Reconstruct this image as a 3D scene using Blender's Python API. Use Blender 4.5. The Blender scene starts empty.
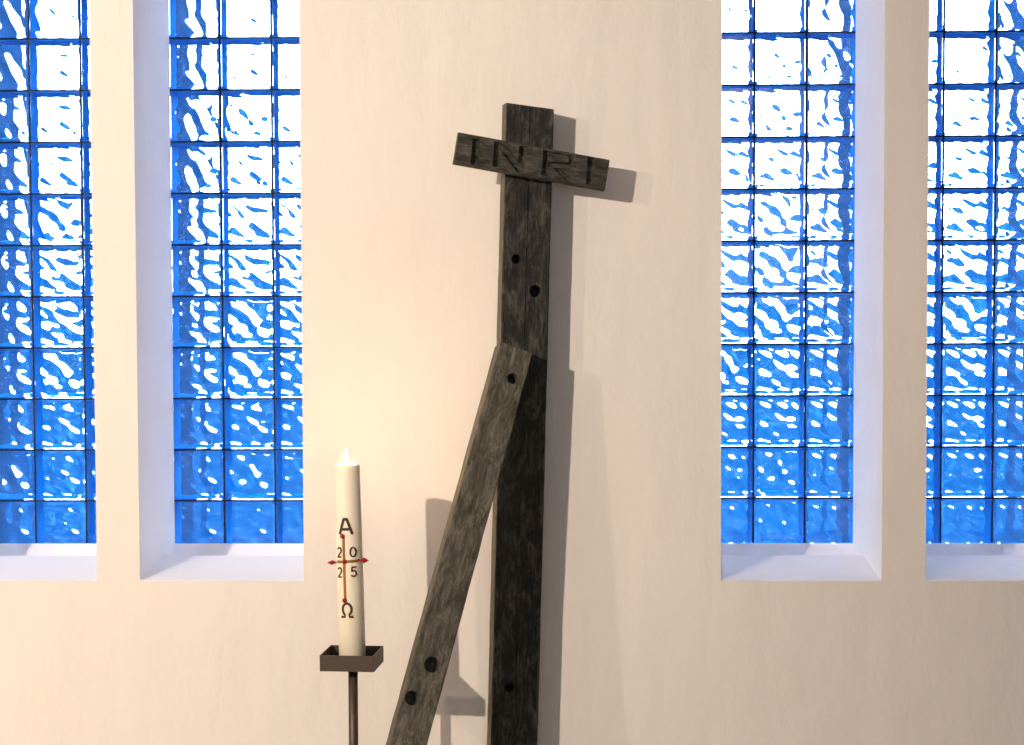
import bpy, bmesh, math, random
from mathutils import Vector, Matrix

# ------------------------------------------------------------------ scene, camera, world, lamps
sc = bpy.context.scene
col = sc.collection
FPX, YAW, PIT, ROL, CDIST, CH = 2000.0, .0218, .0497, .0032, 7.1433, 2.0   # focal (px), camera attitude, distance to wall, height


def cam_rows():
    def ap(P):
        x, y, z = P
        c, s = math.cos(YAW), math.sin(YAW); x, y = c*x + s*y, -s*x + c*y
        c, s = math.cos(PIT), math.sin(PIT); y, z = c*y - s*z, s*y + c*z
        c, s = math.cos(ROL), math.sin(ROL); x, z = c*x - s*z, s*x + c*z
        return (x, y, z)
    a, b, c = ap((1, 0, 0)), ap((0, 1, 0)), ap((0, 0, 1))
    return [Vector((a[i], b[i], c[i])) for i in range(3)]


RIGHT, FWD, UP = cam_rows()
CAM = Vector((0, -CDIST, CH))
cd = bpy.data.cameras.new('camera'); cam = bpy.data.objects.new('camera', cd); col.objects.link(cam)
cd.sensor_width = 36; cd.lens = FPX/1024*36; cd.clip_end = 500
m = Matrix((RIGHT, UP, -FWD)).transposed().to_4x4(); m.translation = CAM
cam.matrix_world = m
sc.camera = cam


def at(px, py, Y):
    """photo pixel -> point on the plane y = Y (distance from the window wall)"""
    d = FWD + RIGHT*((px-512)/FPX) + UP*((372.5-py)/FPX)
    return CAM + d*((Y-CAM.y)/d.y)


w = bpy.data.worlds.new('overcast_sky'); sc.world = w; w.use_nodes = True
bg = w.node_tree.nodes['Background']
wt = w.node_tree
wc, wm_, wn, wr = (wt.nodes.new('ShaderNodeTexCoord'), wt.nodes.new('ShaderNodeMapping'), wt.nodes.new('ShaderNodeTexNoise'), wt.nodes.new('ShaderNodeMapRange'))
wm_.inputs['Scale'].default_value = (1, 1, 2.2); wn.inputs['Scale'].default_value = 7; wn.inputs['Detail'].default_value = 5
wr.inputs['From Min'].default_value = .3; wr.inputs['From Max'].default_value = .7; wr.inputs['To Min'].default_value = 19.5; wr.inputs['To Max'].default_value = 29.0
for a_, b_ in ((wc.outputs['Generated'], wm_.inputs[0]), (wm_.outputs[0], wn.inputs['Vector']), (wn.outputs[0], wr.inputs['Value']), (wr.outputs[0], bg.inputs[1])): wt.links.new(a_, b_)
bg.inputs[0].default_value = (1.02, .97, 1.07, 1)      # even overcast sky with soft cloud structure

sc.view_settings.view_transform = 'Standard'; sc.view_settings.look = 'None'
sc.view_settings.gamma = 1; sc.view_settings.exposure = 0.0
sc.view_settings.use_curve_mapping = False
cy = sc.cycles
cy.use_denoising = True; cy.max_bounces = 20; cy.transmission_bounces = 20; cy.diffuse_bounces = 5; cy.glossy_bounces = 8
cy.sample_clamp_indirect = 80


def spot(name, loc, tgt, power, color, radius, size, blend=.6):
    l = bpy.data.lights.new(name, 'SPOT'); o = bpy.data.objects.new(name, l); col.objects.link(o)
    l.energy = power; l.color = color; l.shadow_soft_size = radius; l.spot_size = math.radians(size); l.spot_blend = blend
    o.location = loc; o.rotation_euler = (Vector(tgt)-Vector(loc)).to_track_quat('-Z', 'Y').to_euler()
    return o


WARM = (1, .84, .685)
spot('ceiling_spot', (-4.58, -7.86, CH+2.0), (-2.4, 0, 2.1), 2620, WARM, .05, 64, 1.0)
spot('ceiling_spot', (-4.65, -5.00, CH+1.60), (-1.6, 0, 2.2), 270, WARM, .05, 100)
ad_ = bpy.data.lights.new('rear_blue_fill', 'AREA'); ao = bpy.data.objects.new('rear_blue_fill', ad_); col.objects.link(ao)  # added bluish shadow fill for unseen windows; the rear wall has none
ad_.shape = 'RECTANGLE'; ad_.size = 4.0; ad_.size_y = 2.4; ad_.energy = 66; ad_.color = (.70, .81, 1.0)
ao.location = (.6, -10.7, 2.9); ao.rotation_euler = (math.pi/2, 0, 0)
l = bpy.data.lights.new('warm_ambient_fill', 'POINT'); o = bpy.data.objects.new('warm_ambient_fill', l); col.objects.link(o)  # weak warm fill added for ambience; no pendant hangs here
o.location = (1.5, -8.6, CH+1.7); l.energy = 10; l.color = WARM; l.shadow_soft_size = .35


# ------------------------------------------------------------------ helpers
def mat(name):
    m = bpy.data.materials.new(name); m.use_nodes = True
    nt = m.node_tree; return m, nt, nt.nodes['Principled BSDF']


def N(nt, t, **kw):
    n = nt.nodes.new(t)
    for k, v in kw.items():
        if k in n.inputs.keys(): n.inputs[k].default_value = v
        else: setattr(n, k, v)
    return n


def ramp(nt, stops):
    r = nt.nodes.new('ShaderNodeValToRGB'); e = r.color_ramp.elements
    while len(e) < len(stops): e.new(.5)
    for i, (p, c) in enumerate(stops): e[i].position = p; e[i].color = (*c, 1)
    return r


def noise(nt, scale, detail=4, stretch=(1, 1, 1), rough=.55):
    tc = nt.nodes.new('ShaderNodeTexCoord'); mp = nt.nodes.new('ShaderNodeMapping'); mp.inputs['Scale'].default_value = stretch
    n = N(nt, 'ShaderNodeTexNoise', Scale=scale, Detail=detail, Roughness=rough)
    nt.links.new(tc.outputs['Object'], mp.inputs[0]); nt.links.new(mp.outputs[0], n.inputs['Vector'])
    return n


def plain(name, c, rough=.5, metal=0, bump=None, spec=.5):
    m, nt, p = mat(name)
    p.inputs['Base Color'].default_value = (*c, 1); p.inputs['Roughness'].default_value = rough; p.inputs['Metallic'].default_value = metal; p.inputs['Specular IOR Level'].default_value = spec
    if bump:
        sc_, st, dist = bump
        n = noise(nt, sc_); b = N(nt, 'ShaderNodeBump', Strength=st, Distance=dist)
        nt.links.new(n.outputs[0], b.inputs['Height']); nt.links.new(b.outputs[0], p.inputs['Normal'])
    return m


def plaster(name, c0, c1):
    m, nt, p = mat(name); p.inputs['Roughness'].default_value = .82; p.inputs['Specular IOR Level'].default_value = .2
    n = noise(nt, 1.3, 3); r = ramp(nt, [(.3, c0), (.7, c1)])
    nt.links.new(n.outputs[0], r.inputs[0]); nt.links.new(r.outputs[0], p.inputs['Base Color'])
    a = noise(nt, 7, 5, (1, 1, .45)); b = noise(nt, 60, 4, (1, 1, .35)); c = noise(nt, 2.2, 2, (2.2, 1, .25))
    ad = N(nt, 'ShaderNodeMath', operation='MULTIPLY_ADD'); ad.inputs[1].default_value = .10
    nt.links.new(b.outputs[0], ad.inputs[0]); nt.links.new(a.outputs[0], ad.inputs[2])
    ad2 = N(nt, 'ShaderNodeMath', operation='MULTIPLY_ADD'); ad2.inputs[1].default_value = .8
    nt.links.new(c.outputs[0], ad2.inputs[0]); nt.links.new(ad.outputs[0], ad2.inputs[2])
    bp = N(nt, 'ShaderNodeBump', Strength=.6, Distance=.016)
    nt.links.new(ad2.outputs[0], bp.inputs['Height']); nt.links.new(bp.outputs[0], p.inputs['Normal'])
    return m


def wood(name, dark, mid, light, seed, along=(1, 1, .09)):
    m, nt, p = mat(name); p.inputs['Roughness'].default_value = .6; p.inputs['Specular IOR Level'].default_value = .25
    tc = nt.nodes.new('ShaderNodeTexCoord'); mp = nt.nodes.new('ShaderNodeMapping')
    mp.inputs['Location'].default_value = (seed, seed*1.7, seed*.3); mp.inputs['Scale'].default_value = along
    nt.links.new(tc.outputs['Object'], mp.inputs[0])
    n1 = N(nt, 'ShaderNodeTexNoise', Scale=150, Detail=8, Roughness=.8); nt.links.new(mp.outputs[0], n1.inputs['Vector'])
    mp2 = nt.nodes.new('ShaderNodeMapping'); mp2.inputs['Scale'].default_value = tuple(1 if q == 1 else .4 for q in along); mp2.inputs['Location'].default_value = (seed*2, 3, seed)
    nt.links.new(tc.outputs['Object'], mp2.inputs[0])
    n2 = N(nt, 'ShaderNodeTexNoise', Scale=26, Detail=8, Roughness=.75, Distortion=.8); nt.links.new(mp2.outputs[0], n2.inputs['Vector'])
    mx = N(nt, 'ShaderNodeMath', operation='MULTIPLY_ADD'); mx.inputs[1].default_value = .6
    nt.links.new(n2.outputs[0], mx.inputs[0]); 
    sub = N(nt, 'ShaderNodeMath', operation='MULTIPLY'); sub.inputs[1].default_value = .5
    nt.links.new(n1.outputs[0], sub.inputs[0]); nt.links.new(sub.outputs[0], mx.inputs[2])
    r = ramp(nt, [(.42, dark), (.54, mid), (.67, light)])
    nt.links.new(mx.outputs[0], r.inputs[0]); nt.links.new(r.outputs[0], p.inputs['Base Color'])
    bp = N(nt, 'ShaderNodeBump', Strength=.9, Distance=.006)
    nt.links.new(mx.outputs[0], bp.inputs['Height']); nt.links.new(bp.outputs[0], p.inputs['Normal'])
    return m


def glass(name, tint):
    m, nt, p = mat(name); nt.nodes.remove(p)
    g = N(nt, 'ShaderNodeBsdfGlass', IOR=1.5, Roughness=0.0); g.inputs['Color'].default_value = (*tint, 1)
    nt.links.new(g.outputs[0], nt.nodes['Material Output'].inputs[0]); return m


M = {
    'wall': plaster('warm_white_plaster', (.81, .755, .69), (.84, .79, .73)),
    'white': plaster('white_paint', (.88, .88, .89), (.90, .90, .91)),
    'floor': plain('stone_floor', (.42, .36, .30), .5, bump=(9, .2, .002)),
    'ground': None,
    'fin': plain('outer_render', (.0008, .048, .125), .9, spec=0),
    'glass': glass('blue_glass', (.83, .90, .985)),
    'rim': plain('blue_block_rim', (.006, .36, .86), .6, spec=0),
    'joint': plain('dark_joint', (.010, .016, .026), .8),
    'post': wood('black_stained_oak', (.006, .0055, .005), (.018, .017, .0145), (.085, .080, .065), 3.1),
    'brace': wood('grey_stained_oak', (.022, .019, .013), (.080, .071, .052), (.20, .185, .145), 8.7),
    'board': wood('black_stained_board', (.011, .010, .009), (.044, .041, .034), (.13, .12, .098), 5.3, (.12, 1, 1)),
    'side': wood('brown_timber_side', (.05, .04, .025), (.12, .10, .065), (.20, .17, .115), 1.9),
    'steel': plain('brown_steel', (.085, .060, .043), .45, .4, bump=(40, .15, .001)),
    'brown_wax': plain('brown_wax', (.07, .022, .014), .4),
    'gold_wax': plain('gold_wax', (.36, .17, .035), .35, .3),
    'red_wax': plain('red_wax', (.33, .006, .008), .35),
    'wick': plain('charred_wick', (.02, .015, .01), .9),
}
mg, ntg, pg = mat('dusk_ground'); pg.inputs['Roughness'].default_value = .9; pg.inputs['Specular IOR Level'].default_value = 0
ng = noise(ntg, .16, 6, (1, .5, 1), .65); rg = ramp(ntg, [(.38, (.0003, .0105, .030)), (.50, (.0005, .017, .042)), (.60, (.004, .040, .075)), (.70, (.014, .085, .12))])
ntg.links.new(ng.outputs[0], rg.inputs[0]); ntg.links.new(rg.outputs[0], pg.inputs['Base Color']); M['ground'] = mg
mw, ntw, pw = mat('candle_wax')
pw.inputs['Base Color'].default_value = (.93, .83, .65, 1); pw.inputs['Roughness'].default_value = .4
pw.inputs['Subsurface Weight'].default_value = .15; pw.inputs['Subsurface Radius'].default_value = (1.0, .55, .25); pw.inputs['Subsurface Scale'].default_value = .010
M['wax'] = mw
mf, ntf, pf = mat('flame'); ntf.nodes.remove(pf)
e = N(ntf, 'ShaderNodeEmission', Strength=14.0); e.inputs[0].default_value = (1, .78, .42, 1)
tr, asd = ntf.nodes.new('ShaderNodeBsdfTransparent'), ntf.nodes.new('ShaderNodeAddShader')
ntf.links.new(e.outputs[0], asd.inputs[0]); ntf.links.new(tr.outputs[0], asd.inputs[1]); ntf.links.new(asd.outputs[0], ntf.nodes['Material Output'].inputs[0]); M['flame'] = mf


def obj(name, mesh, material=None, parent=None, smooth=False):
    if isinstance(mesh, bmesh.types.BMesh):
        me = bpy.data.meshes.new(name); mesh.to_mesh(me); mesh.free(); mesh = me
    if material is not None and not mesh.materials: mesh.materials.append(M[material])
    if smooth:
        for p in mesh.polygons: p.use_smooth = True
    o = bpy.data.objects.new(name, mesh); col.objects.link(o)
    if parent: o.parent = parent
    return o


def tag(o, label=None, cat=None, group=None, kind=None):
    if label: o['label'] = label
    if cat: o['category'] = cat
    if group: o['group'] = group
    if kind: o['kind'] = kind
    return o


def empty(name, loc=(0, 0, 0)):
    o = bpy.data.objects.new(name, None); o.empty_display_size = .1; col.objects.link(o); o.location = loc; return o


def box(bm, x0, x1, y0, y1, z0, z1):
    v = [bm.verts.new(p) for p in ((x0, y0, z0), (x1, y0, z0), (x1, y1, z0), (x0, y1, z0), (x0, y0, z1), (x1, y0, z1), (x1, y1, z1), (x0, y1, z1))]
    for f in ((3, 2, 1, 0), (4, 5, 6, 7), (0, 1, 5, 4), (1, 2, 6, 5), (2, 3, 7, 6), (3, 0, 4, 7)): bm.faces.new([v[i] for i in f])
    return v


def prism_x(bm, x0, x1, prof):
    """extrude a (y,z) profile along x"""
    a = [bm.verts.new((x0, y, z)) for y, z in prof]; b = [bm.verts.new((x1, y, z)) for y, z in prof]; n = len(prof)
    bm.faces.new(a[::-1]); bm.faces.new(b)
    for i in range(n): bm.faces.new((a[i], a[(i+1) % n], b[(i+1) % n], b[i]))
    bmesh.ops.recalc_face_normals(bm, faces=bm.faces)


def lathe(bm, prof, seg=40):
    rings = []
    for r, z in prof:
        if r < 1e-6: rings.append([bm.verts.new((0, 0, z))])
        else: rings.append([bm.verts.new((r*math.cos(2*math.pi*i/seg), r*math.sin(2*math.pi*i/seg), z)) for i in range(seg)])
    for a, b in zip(rings, rings[1:]):
        for i in range(seg):
            j = (i+1) % seg
            if len(a) == 1 and len(b) > 1: bm.faces.new((a[0], b[j], b[i]))
            elif len(b) == 1 and len(a) > 1: bm.faces.new((a[i], a[j], b[0]))
            elif len(a) > 1: bm.faces.new((a[i], a[j], b[j], b[i]))
    bmesh.ops.recalc_face_normals(bm, faces=bm.faces)


# ------------------------------------------------------------------ room shell
D = .621                       # glass plane behind the wall face
BD = .08                       # block depth
WALL = 1.20                    # full wall thickness (outer fins)
PITCH, BLK = .2, .1952
ROWS = 16
CEIL = 4.6
XL, XR, YB = -6.2, 5.6, -11.0
SILL = CH-1.108
# per window: first column boundary, opening left, opening right, joint height, side of the glass
WIN = [(-2.2412, -2.236, -1.657, CH+.9132), (-1.4971, -1.502, -.908, CH+.9132),
       (.5685, .5914, 1.166, CH+.921), (1.2949, 1.3225, 1.898, CH+.921)]
BOT = min(z-2.0 for *_, z in WIN)            # lowest block edge
HEAD = WIN[0][3]-2.0+ROWS*PITCH+.004

bm = bmesh.new()
lower = SILL-.0005
box(bm, XL, XR, 0, WALL, -.3, lower)
box(bm, XL, XR, 0, WALL, HEAD, CEIL)
edges = [(XL, XL)]
for g, a, b, z in WIN: edges.append(((a, g), (b, g+3*PITCH)))
solid = []
prev = (XL, XL)
for g, a, b, z in WIN:
    solid.append((prev[0], a, prev[1], g)); prev = (b, g+3*PITCH)
solid.append((prev[0], XR, prev[1], XR))
for fa, fb, ga, gb in solid:
    for v_ in box(bm, fa, fb, 0, D, lower, HEAD):          # reveals splay in slightly towards the glass
        if v_.co.y > .1: v_.co.x += -.011 if (v_.co.x < (fa+fb)/2 and fa > XL) else (.009 if (v_.co.x > (fa+fb)/2 and fb < XR) else 0)
    box(bm, ga-.002 if ga > XL else ga, gb+.002 if gb < XR else gb, D, D+BD, lower, HEAD)
wb = obj('wall_back', bm, 'wall'); wb.data.materials.append(M['white'])
for p_ in wb.data.polygons:
    if abs(p_.normal.x) > .9: p_.material_index = 1          # painted reveals
tag(wb, kind='structure')
wb['label'] = 'warm white plastered wall with tall window openings'
# outer fins between the windows, seen only through the glass
bm = bmesh.new()
for fa, fb, ga, gb in solid: box(bm, ga, gb, D+BD, WALL+.02, lower, HEAD)
for g, a, b, z in WIN: box(bm, g, g+3*PITCH, D+BD, WALL+.02, lower, BOT-.002); box(bm, g, g+3*PITCH, D+BD, WALL+.02, HEAD-.01, HEAD)
tag(obj('wall_outer', bm, 'fin'), 'outer wall fins behind the glass blocks', kind='structure')

bm = bmesh.new(); box(bm, XL, XR, YB, 0, -.15, 0); tag(obj('floor', bm, 'floor'), 'stone floor', kind='structure')
bm = bmesh.new(); box(bm, XL, XR, YB, WALL, CEIL, CEIL+.15); tag(obj('ceiling', bm, 'white'), 'white ceiling', kind='structure')
bm = bmesh.new(); box(bm, XL-.2, XL, YB, WALL, -.15, CEIL+.15); tag(obj('wall_left', bm, 'wall'), 'plastered side wall', kind='structure')
bm = bmesh.new(); box(bm, XR, XR+.2, YB, WALL, -.15, CEIL+.15); tag(obj('wall_right', bm, 'wall'), 'plastered side wall', kind='structure')
bm = bmesh.new(); box(bm, XL-.2, XR+.2, YB-.2, YB, -.15, CEIL+.15); tag(obj('wall_front', bm, 'wall'), 'plastered wall facing the windows', kind='structure')
bm = bmesh.new(); box(bm, -150, 150, WALL+.03, 260, -.5, -.3); tag(obj('ground', bm, 'ground'), 'dark ground outside the windows', kind='structure')

# ------------------------------------------------------------------ glass blocks
rnd = random.Random(5)


def wave_fn(seed, amp):
    r = random.Random(seed); comp = []
    for i in range(10):
        a = r.gauss(.75, .6); lam = r.uniform(.030, .09); ph = r.uniform(0, 6.28)
        comp.append((math.cos(a)/lam*6.283, math.sin(a)/lam*6.283, ph, lam))
    def h(x, z):
        s = sum(math.sin(kx*x+kz*z+p+.6*math.sin(31*z-22*x+p))*lam for kx, kz, p, lam in comp)
        e = min(BLK/2-.010-abs(x), BLK/2-.010-abs(z)); f = max(0, min(1, e/.010)); f = f*f*(3-2*f)
        return amp*s*f
    return h


def block_mesh(name, seed):
    n = 44; S = BLK/2; V = []; F = []; MI = []; SM = []

    def pane(y0, sgn, h):
        base = len(V)
        rings = [(.011, 0), (.005, .0016), (.0015, .0045), (0, .008)]
        for ins, dy in rings:
            s = S-ins
            for x, z in ((-s, -s), (s, -s), (s, s), (-s, s)): V.append((x, y0+sgn*dy, z))
        def face(f, sm=False):
            F.append(f if sgn > 0 else f[::-1]); MI.append(0); SM.append(sm)
        face([base, base+1, base+2, base+3])
        for k in range(3):
            for i in range(4):
                j = (i+1) % 4; a = base+4*k; b = a+4
                face([a+i, b+i, b+j, a+j])
        g = len(V); yi = y0+sgn*.012
        for r in range(n+1):
            for c in range(n+1):
                x, z = -S+2*S*c/n, -S+2*S*r/n; V.append((x, yi+sgn*h(x, z), z))
        G = lambda r, c: g+r*(n+1)+c
        for r in range(n):
            for c in range(n): face([G(r, c), G(r+1, c), G(r+1, c+1), G(r, c+1)], True)
        o = base+12
        face([o, ] + [G(0, c) for c in range(n+1)] + [o+1]) 
        face([o+1] + [G(r, n) for r in range(n+1)] + [o+2])
        face([o+2] + [G(n, c) for c in range(n, -1, -1)] + [o+3])
        face([o+3] + [G(r, 0) for r in range(n, -1, -1)] + [o])
    pane(0, 1, wave_fn(seed, .0100)); pane(BD, -1, wave_fn(seed+50, .0100))
    # rim ring
    a, b = .0125, BD-.0125; base = len(V)
    for y, tt in ((a, .005), (b, .017)):
        for s in (S, S-tt):
            for x, z in ((-s, -s), (s, -s), (s, s), (-s, s)): V.append((x, y, z))
    for i in range(4):
        j = (i+1) % 4; o0, i0, o1, i1 = base, base+4, base+8, base+12
        for f in ([o0+i, o0+j, i0+j, i0+i], [o0+i, o1+i, o1+j, o0+j], [i0+i, i0+j, i1+j, i1+i], [o1+i, i1+i, i1+j, o1+j]):
            F.append(f); MI.append(1); SM.append(False)
    me = bpy.data.meshes.new(name); me.from_pydata(V, [], F)
    me.materials.append(M['glass']); me.materials.append(M['rim'])
    for p, mi, s in zip(me.polygons, MI, SM): p.material_index = mi; p.use_smooth = s
    me.update()
    b = bmesh.new(); b.from_mesh(me); bmesh.ops.recalc_face_normals(b, faces=b.faces); b.to_mesh(me); b.free()
    return me


BM = [block_mesh('glass_block', 11), block_mesh('glass_block', 23)]
for wi, (g, a, b, zj) in enumerate(WIN):
    z0 = zj-2.0
    bm = bmesh.new()
    j = (PITCH-BLK)/2-.0004
    for c in range(4):
        x = g+c*PITCH; box(bm, max(x-j, g), min(x+j, g+3*PITCH), D+.005, D+BD-.006, z0, z0+ROWS*PITCH)
    for r in range(ROWS+1):
        z = z0+r*PITCH
        for c in range(3): box(bm, g+c*PITCH+j, g+(c+1)*PITCH-j, D+.005, D+BD-.006, max(z-j, z0), min(z+j, z0+ROWS*PITCH))
    win = obj('window_%d' % (wi+1), bm, 'joint'); tag(win, kind='structure')
    win['label'] = 'tall narrow window of blue wavy glass blocks with dark joints'
    for r in range(ROWS):
        for c in range(3):
            o = obj('glass_block', BM[0 if rnd.random() < .8 else 1], None, win)
            o.location = (g+(c+.5)*PITCH, D, z0+(r+.5)*PITCH)
    # sill: sloped board, ledge and mortar fillet under the glass
    bm = bmesh.new(); prism_x(bm, a+.0005, b-.0005, [(.0, SILL-.0), (.0, SILL+.003), (.38, SILL+.040), (.38, SILL)])
    s = tag(obj('trim_%d' % (wi+1), bm, 'white'), 'white sloping window sill below blue glass blocks', kind='structure')
    bm = bmesh.new(); prism_x(bm, a+.0005, b-.0005, [(.54, SILL), (.617, SILL+.054), (.6195, SILL+.054), (.6195, SILL)])
    obj('mortar_fillet', bm, 'white', s)

# ------------------------------------------------------------------ wooden cross
def cut(base, cutters):
    """boolean-difference a list of bmeshes from an object's mesh"""
    tmp = []
    for b in cutters:
        bmesh.ops.recalc_face_normals(b, faces=b.faces)
        t = obj('cutter', b); tmp.append(t)
        md = base.modifiers.new('cut', 'BOOLEAN'); md.operation = 'DIFFERENCE'; md.solver = 'EXACT'; md.object = t
    dg = bpy.context.evaluated_depsgraph_get(); me = bpy.data.meshes.new_from_object(base.evaluated_get(dg))
    base.modifiers.clear(); base.data = me
    for t in tmp:
        d = t.data; bpy.data.objects.remove(t); bpy.data.meshes.remove(d)


def beam_bm(wd, th, L, bev=.004, wob=0, seed=1, top_slope=0.):
    """beam from z=0 to L, x across, y 0 (front) to th; edges a little uneven"""
    r = random.Random(seed); bm = bmesh.new(); n = max(2, int(L/.06)); rings = []
    c = bev
    for k in range(n+1):
        z = L*k/n
        pts = [(-wd/2+c, 0), (wd/2-c, 0), (wd/2, c), (wd/2, th-c), (wd/2-c, th), (-wd/2+c, th), (-wd/2, th-c), (-wd/2, c)]
        ring = []
        for x, y in pts:
            zz = z + (top_slope*x if k == n else 0)
            ring.append(bm.verts.new((x+r.uniform(-wob, wob), y+r.uniform(-wob, wob)*.6, zz)))
        rings.append(ring)
    for a, b in zip(rings, rings[1:]):
        for i in range(8): bm.faces.new((a[i], a[(i+1) % 8], b[(i+1) % 8], b[i]))
    bm.faces.new(rings[0][::-1]); bm.faces.new(rings[-1])
    bmesh.ops.recalc_face_normals(bm, faces=bm.faces)
    return bm


def cyl_y(x, z, r, y0, y1, seg=20):
    bm = bmesh.new()
    a = [bm.verts.new((x+r*math.cos(6.2832*i/seg), y0, z+r*math.sin(6.2832*i/seg))) for i in range(seg)]
    b = [bm.verts.new((v.co.x, y1, v.co.z)) for v in a]
    bm.faces.new(a); bm.faces.new(b[::-1])
    for i in range(seg): bm.faces.new((a[i], b[i], b[(i+1) % seg], a[(i+1) % seg]))
    return bm


cross_root = empty('wooden_cross')
PHI = math.radians(10)
YP = -.150                     # front face of the post (centre line) in front of the wall
top = at(530.5, 106, YP); bot = at(514.5, 741, YP)
axis = (top-bot).normalized()
foot = bot + axis*((0-bot.z)/axis.z)
cross_root.location = (foot.x, foot.y, 0)


def frame(origin, zax, xhint):
    z = zax.normalized(); y = z.cross(xhint).normalized(); x = y.cross(z).normalized()
    mt = Matrix((x, y, z)).transposed().to_4x4(); mt.translation = origin; return mt


def place(o, mt, parent):
    o.parent = parent; o.matrix_parent_inverse = Matrix(); o.matrix_basis = Matrix.Translation(-parent.location) @ mt


xdir = Vector((math.cos(PHI), math.sin(PHI), 0))
PF = frame(foot+Vector((0, 0, .003)), axis, xdir)
PFi = PF.inverted()


def local_hit(mt, px, py):
    """photo pixel -> (x, z) on the front plane (y = 0) of a beam frame"""
    mi = mt.inverted(); o = mi @ CAM; d = (mi.to_3x3() @ (FWD + RIGHT*((px-512)/FPX) + UP*((372.5-py)/FPX)))
    t = -o.y/d.y; p = o+d*t; return p.x, p.z


LP = local_hit(PF, 530, 106)[1]
PW, PT = .167, .105
post = obj('upright_beam', beam_bm(PW, PT, LP, .004, .0010, 4, -.10), 'post')
cutters = []
for (px, py, r) in ((516, 259, .017), (535, 291, .021), (509.5, 687, .017)):
    x, z = local_hit(PF, px, py); cutters.append(cyl_y(x, z, r, -.05, .075))
gx = local_hit(PF, 530.0, 120)[0]; gx2 = local_hit(PF, 526, 330)[0]
bm = bmesh.new(); box(bm, gx-.0014, gx+.0014, -.05, .006, .02, LP+.05); cutters.append(bm)
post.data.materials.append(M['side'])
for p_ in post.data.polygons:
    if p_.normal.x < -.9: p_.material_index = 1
cut(post, cutters); place(post, PF, cross_root)

# title board with carved letters
BT = .030
BPHI = math.radians(13)
BY = YP-.075                   # board face
c0 = at(532.0, 174.0, BY)
bdir = (at(607, 186.2, BY)-at(457, 161.5, BY)).normalized()
bx = Vector((math.cos(BPHI)*bdir.x, math.sin(BPHI)*bdir.x, bdir.z)).normalized()
up = axis - bx*axis.dot(bx)
TF = frame(c0 + Vector((0, .001, 0)), up, bx)
h_b = .114
corners = [local_hit(TF, *p) for p in ((457, 133.5), (608.5, 158), (606.5, 190), (455.5, 166))]
x0 = (corners[0][0]+corners[3][0])/2; x1 = (corners[1][0]+corners[2][0])/2
zt = (corners[0][1]+corners[1][1])/2; zb = (corners[2][1]+corners[3][1])/2
bm = bmesh.new(); c = .004; lc = .010
prism_x(bm, x0, x1, [(c, zt), (0, zt-c), (0, zb+lc*.6), (lc, zb), (BT, zb), (BT, zt)])
board = obj('title_board', bm, 'board')


def uv(cx, cy_):               # crop pixels of the title (6.0235 per photo pixel) -> board plane
    return local_hit(TF, 450+cx/6.0235, 95+cy_/6.0235)


def poly_cut(pts, depth=.018):
    bm = bmesh.new(); P = [uv(*p) for p in pts]
    a = [bm.verts.new((x, -.0008, z)) for x, z in P]; n = len(P)
    mx_, mz_ = sum(p[0] for p in P)/n, sum(p[1] for p in P)/n
    b = [bm.verts.new((mx_+.80*(x-mx_)-.0028, depth, mz_+.9*(z-mz_))) for x, z in P]
    bm.faces.new(a); bm.faces.new(b[::-1])
    for i in range(n): bm.faces.new((a[i], b[i], b[(i+1) % n], a[(i+1) % n]))
    return bm


cutters = [poly_cut(p, d) for p, d in (
    ([(136, 258), (184, 266), (174, 426), (124, 418)], .020),
    ([(266, 280), (316, 288), (304, 438), (257, 430)], .020),
    ([(300, 288), (338, 306), (442, 434), (432, 472), (404, 464), (296, 326)], .018),
    ([(418, 304), (466, 312), (452, 470), (404, 456)], .020),
    ([(562, 330), (604, 337), (592, 489), (550, 482)], .020),
    ([(594, 340), (754, 366), (750, 388), (592, 362)], .014),
    ([(724, 364), (750, 368), (728, 440), (704, 436)], .020),
    ([(590, 400), (732, 412), (728, 444), (588, 436)], .018),
    ([(622, 438), (670, 444), (736, 510), (696, 510)], .018),
    ([(830, 374), (878, 382), (868, 542), (818, 534)], .020))]
cut(board, cutters); place(board, TF, cross_root)
bm = bmesh.new(); box(bm, -.05, .05, BT-.004, .082, -.012, .040)
place(obj('mounting_block', bm, 'post'), TF, cross_root)

# brace leaning out in front of the post
A = at(516.5, 347.5, -.262); B = at(408.5, 745, -.73)
ax = (A-B).normalized(); fb = B + ax*((.043-B.z)/ax.z)
BF = frame(fb, ax, Vector((math.cos(.16), math.sin(.16), 0)) - Vector((0, 0, .27)))
# width direction: perpendicular to the beam, turned a little to the right
wdir = (Vector((1, .28, 0)) - ax*ax.dot(Vector((1, .28, 0)))).normalized()
BF = frame(fb, ax, wdir)
LB = local_hit(BF, 516.5, 347.5)[1]
wl = local_hit(BF, 444+0, 570)[0]
brace = obj('brace_beam', beam_bm(.119, .085, LB, .003, .0009, 9, -.03), 'brace')
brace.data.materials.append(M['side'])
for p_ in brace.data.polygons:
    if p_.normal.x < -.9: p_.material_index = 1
cutters = []
for (px, py, r) in ((512.5, 378.5, .019), (432, 664.5, .026), (412, 698, .024)):
    x, z = local_hit(BF, px, py); cutters.append(cyl_y(x, z, r, -.05, .06))
cut(brace, cutters); place(brace, BF, cross_root)
for b_, lab in ((board, 'dark carved board reading INRI'), (brace, 'greyish leaning timber with drilled holes')): b_['label'] = lab
tag(cross_root, 'black stained wooden cross with carved INRI board and leaning brace', 'cross')

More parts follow.
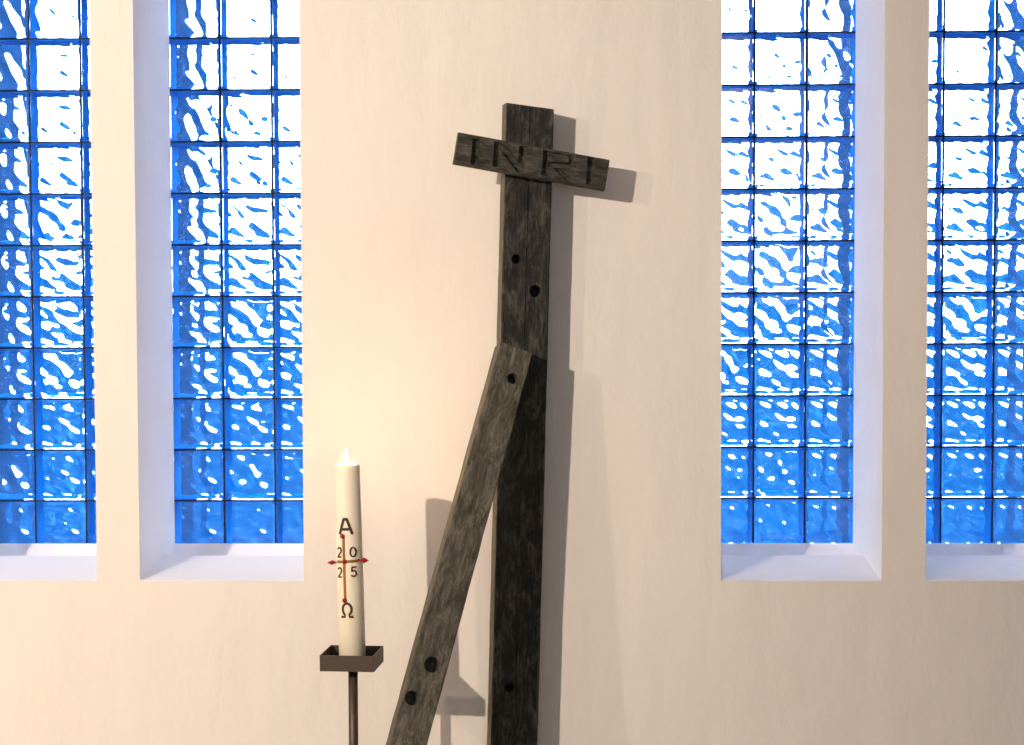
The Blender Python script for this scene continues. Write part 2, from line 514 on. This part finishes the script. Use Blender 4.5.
# ------------------------------------------------------------------ candle stand
YC = -.526
tray_front = at(346, 656, YC-.08)
PX = 1/(FPX/(CDIST+YC))           # metres per pixel near the candle
cbase = at(352.6, 656, YC)
RT = math.radians(-5)
root = empty('candle_stand', (0, 0, 0))
tz1 = at(346, 655.8, YC-.092).z; TH = .053; tz0 = tz1-TH
tc_ = at(352.0, 655.5, YC)
fl, fr = at(319.4, 656, YC-.092), at(372.2, 656, YC-.092)
tw = (fr.x-fl.x)*1.035; td = .185
cx = (fl.x+fr.x)/2 + math.sin(-RT)*td/2 + .003
root.location = (cx, YC, 0)
rot = Matrix.Rotation(RT, 4, 'Z')
bm = bmesh.new(); t = .004; hw, hd = tw/2/math.cos(RT), td/2
# tray: floor and four upright sides
box(bm, -hw, hw, -hd, hd, tz0, tz0+t)
for q in ((-hw, hw, -hd, -hd+t), (-hw, hw, hd-t, hd), (-hw, -hw+t, -hd+t, hd-t), (hw-t, hw, -hd+t, hd-t)): box(bm, *q, tz0+t, tz1)
tray = obj('tray', bm, 'steel', root); tray.rotation_euler.z = RT
bm = bmesh.new(); pr = .0158
lathe(bm, [(0, .012), (pr, .012), (pr, tz0), (0, tz0)], 28)
pole = obj('pole', bm, 'steel', root, True); pole.location = (at(353.2, 700, YC).x-cx, 0, 0)
bm = bmesh.new(); box(bm, -.15, .15, -.15, .15, 0, .012); bs = obj('base_plate', bm, 'steel', root); bs.rotation_euler.z = RT
tag(root, 'brown steel candle stand with square tray on a slim pole', 'candle stand')

# ------------------------------------------------------------------ paschal candle
R = .0445
cfoot = Vector((at(352.6, 650, YC).x, YC, tz0+t+.0008))
ctop = at(346.6, 464, YC)
cax = (Vector((ctop.x, YC, ctop.z))-cfoot); HC = cax.length
CF = frame(cfoot, cax, Vector((1, 0, 0)))
candle = empty('paschal_candle', cfoot)
prof = [(0, 0), (R-.003, 0), (R, .003), (R, HC*.5), (R-.0012, HC-.012), (R-.003, HC-.003), (R-.006, HC), (R-.010, HC-.002), (R-.016, HC-.010), (.012, HC-.014), (0, HC-.014)]
bm = bmesh.new(); lathe(bm, prof, 48); body = obj('wax_body', bm, 'wax', None, True); place(body, CF, candle)
bm = bmesh.new(); lathe(bm, [(0, HC-.02), (.0017, HC-.02), (.0015, HC+.006), (0, HC+.007)], 8); place(obj('wick', bm, 'wick', None, True), CF, candle)
bm = bmesh.new(); fz = HC-.004
lathe(bm, [(0, fz), (.006, fz+.005), (.0092, fz+.014), (.0084, fz+.024), (.0056, fz+.036), (.0027, fz+.047), (0, fz+.056)], 16)
fl_ = obj('flame', bm, 'flame', None, True); place(fl_, CF, candle); fl_['label'] = 'small bright candle flame'
pl = bpy.data.lights.new('flame_light', 'POINT'); po = bpy.data.objects.new('flame_light', pl); col.objects.link(po)
pl.energy = 4.0; pl.color = (1, .68, .34); pl.shadow_soft_size = .012
po.location = CF @ Vector((0, 0, HC+.022))


def cyl_hit(px, py):
    """photo pixel on the candle -> (angle from front, height); nearest point for pixels past its edge"""
    mi = CF.inverted(); o = mi @ CAM; d = (mi.to_3x3() @ (FWD + RIGHT*((px-512)/FPX) + UP*((372.5-py)/FPX))).normalized()
    a = d.x*d.x+d.y*d.y; b = o.x*d.x+o.y*d.y; cc = o.x*o.x+o.y*o.y-R*R
    disc = max(0, b*b-a*cc); t_ = (-b-math.sqrt(disc))/a; p = o+d*t_
    return math.atan2(p.x, -p.y), p.z


def on_cyl(s, z, off=0):
    th = s/R; return Vector(((R+off)*math.sin(th), -(R+off)*math.cos(th), z))


def ribbon(bm, pts, wd, closed=False, thick=.0022):
    """relief stroke along (arc length, height) points on the candle surface"""
    n = len(pts); ring = []
    for i in range(n):
        a = pts[i-1] if (i > 0 or closed) else pts[i]; b = pts[(i+1) % n] if (i < n-1 or closed) else pts[i]
        tx, tz = b[0]-a[0], b[1]-a[1]; L = math.hypot(tx, tz) or 1; nx, nz = -tz/L, tx/L
        s, z = pts[i]; h = wd/2
        ring.append([bm.verts.new(on_cyl(s+q*nx*h, z+q*nz*h, o_)) for q, o_ in ((-1, -.001), (-.75, thick), (.75, thick), (1, -.001))])
    for i in range(n if closed else n-1):
        a, b = ring[i], ring[(i+1) % n]
        for k in range(4): bm.faces.new((a[k], a[(k+1) % 4], b[(k+1) % 4], b[k]))
    if not closed: bm.faces.new(ring[0]); bm.faces.new(ring[-1][::-1])
    bmesh.ops.recalc_face_normals(bm, faces=bm.faces)


def seg(p, q, n=5): return [(p[0]+(q[0]-p[0])*i/n, p[1]+(q[1]-p[1])*i/n) for i in range(n+1)]


def cpos(px, py):
    th, z = cyl_hit(px, py); return th*R, z


def arc(cx_, cz_, rx, rz, a0, a1, n=18):
    return [(cx_+rx*math.cos(math.radians(a0+(a1-a0)*i/n)), cz_+rz*math.sin(math.radians(a0+(a1-a0)*i/n))) for i in range(n+1)]


def glyph(name, strokes, wd, material='brown_wax', closed=False, thick=.0022):
    bm = bmesh.new()
    for st in strokes: ribbon(bm, st, wd, closed, thick)
    g_ = obj(name, bm, material); place(g_, CF, candle); return g_


u = PX
s0, z0 = cpos(345.3, 526.8); hA = 15.0*u
glyph('alpha_letter', [seg((s0-6.3*u, z0-hA/2), (s0-1.6*u, z0+hA/2)), seg((s0+6.8*u, z0-hA/2), (s0+1.6*u, z0+hA/2)), seg((s0-2.4*u, z0+hA/2), (s0+2.4*u, z0+hA/2), 3), seg((s0-4.4*u, z0-2.6*u), (s0+4.6*u, z0-2.6*u))], 3.0*u)
# omega
s0, z0 = cpos(347.0, 610.5)
om = arc(s0, z0+1.0*u, 4.6*u, 6.0*u, -58, 238, 24)
om = [(s0+6.3*u, z0-6.6*u), (s0+2.6*u, z0-6.6*u)] + om + [(s0-2.6*u, z0-6.6*u), (s0-6.3*u, z0-6.6*u)]
glyph('omega_letter', [om], 2.7*u)


def two(s, z, hw_, hh):
    p = arc(s, z+hh*.45, hw_, hh*.52, 165, -25, 10); return p + seg((p[-1][0]-.15*hw_, p[-1][1]-.2*hh), (s-hw_, z-hh), 3) + seg((s-hw_*.9, z-hh), (s+hw_, z-hh), 3)


def five(s, z, hw_, hh):
    return seg((s+hw_*.9, z+hh), (s-hw_*.7, z+hh), 3) + seg((s-hw_*.72, z+hh*.9), (s-hw_*.8, z+.12*hh), 3) + arc(s-.1*hw_, z-.36*hh, hw_*1.05, hh*.62, 125, -150, 12)


s, z = cpos(339.6, 552.3); glyph('digit', [two(s, z, 2.3*u, 4.8*u)], 1.7*u)
s, z = cpos(353.0, 552.0); glyph('digit', [arc(s, z, 3.0*u, 4.7*u, 0, 342, 19)], 1.7*u, closed=True)
s, z = cpos(340.1, 572.3); glyph('digit', [two(s, z, 2.3*u, 4.8*u)], 1.7*u)
s, z = cpos(353.8, 571.8); glyph('digit', [five(s, z, 2.6*u, 4.7*u)], 1.7*u)
# gilded cross
pt, pb, pm = cpos(343.3, 537), cpos(345.2, 600), cpos(344.6, 561.7)
gl = glyph('gold_cross', [seg(pt, pb, 10), seg((pm[0]-9.5*u, pm[1]-.6*u), (pm[0]+16*u, pm[1]+.6*u), 14)], 3.2*u, 'gold_wax', thick=.0018)


def nail(p, tilt, ln, wd):
    """red diamond-shaped wax nail standing out from the surface at arc position p"""
    bm = bmesh.new(); o_ = on_cyl(p[0], p[1], -.003); th = p[0]/R+tilt
    d = Vector((math.sin(th), -math.cos(th), 0)); e1 = Vector((0, 0, 1)); e2 = d.cross(e1)
    a = bm.verts.new(o_); b = bm.verts.new(o_+d*ln)
    r_ = [bm.verts.new(o_+d*ln*.52+(e1*math.cos(k*math.pi/3)+e2*math.sin(k*math.pi/3))*wd) for k in range(6)]
    for k in range(6): bm.faces.new((a, r_[k], r_[(k+1) % 6])); bm.faces.new((b, r_[(k+1) % 6], r_[k]))
    bmesh.ops.recalc_face_normals(bm, faces=bm.faces)
    n_ = obj('wax_nail', bm, 'red_wax'); n_.parent = gl


pL, pR = (-.0445*1.12, cpos(338, 562.6)[1]), (.0445*.92, cpos(358, 560.6)[1])
nail(pL, -.25, .036, .0085); nail(pR, .45, .036, .0098)
for (px, py, r_) in ((342.6, 536.3, .0085), (344.6, 561.6, .0085), (344.8, 600.4, .0085)):
    s, z = cpos(px, py); bm = bmesh.new(); bmesh.ops.create_icosphere(bm, subdivisions=2, radius=r_)
    p = on_cyl(s, z, .001)
    for v in bm.verts: v.co = v.co + p
    n_ = obj('wax_nail', bm, 'red_wax', None, True); n_.parent = gl
tag(candle, 'lit cream paschal candle with red nails and 2025 on tray', 'candle')
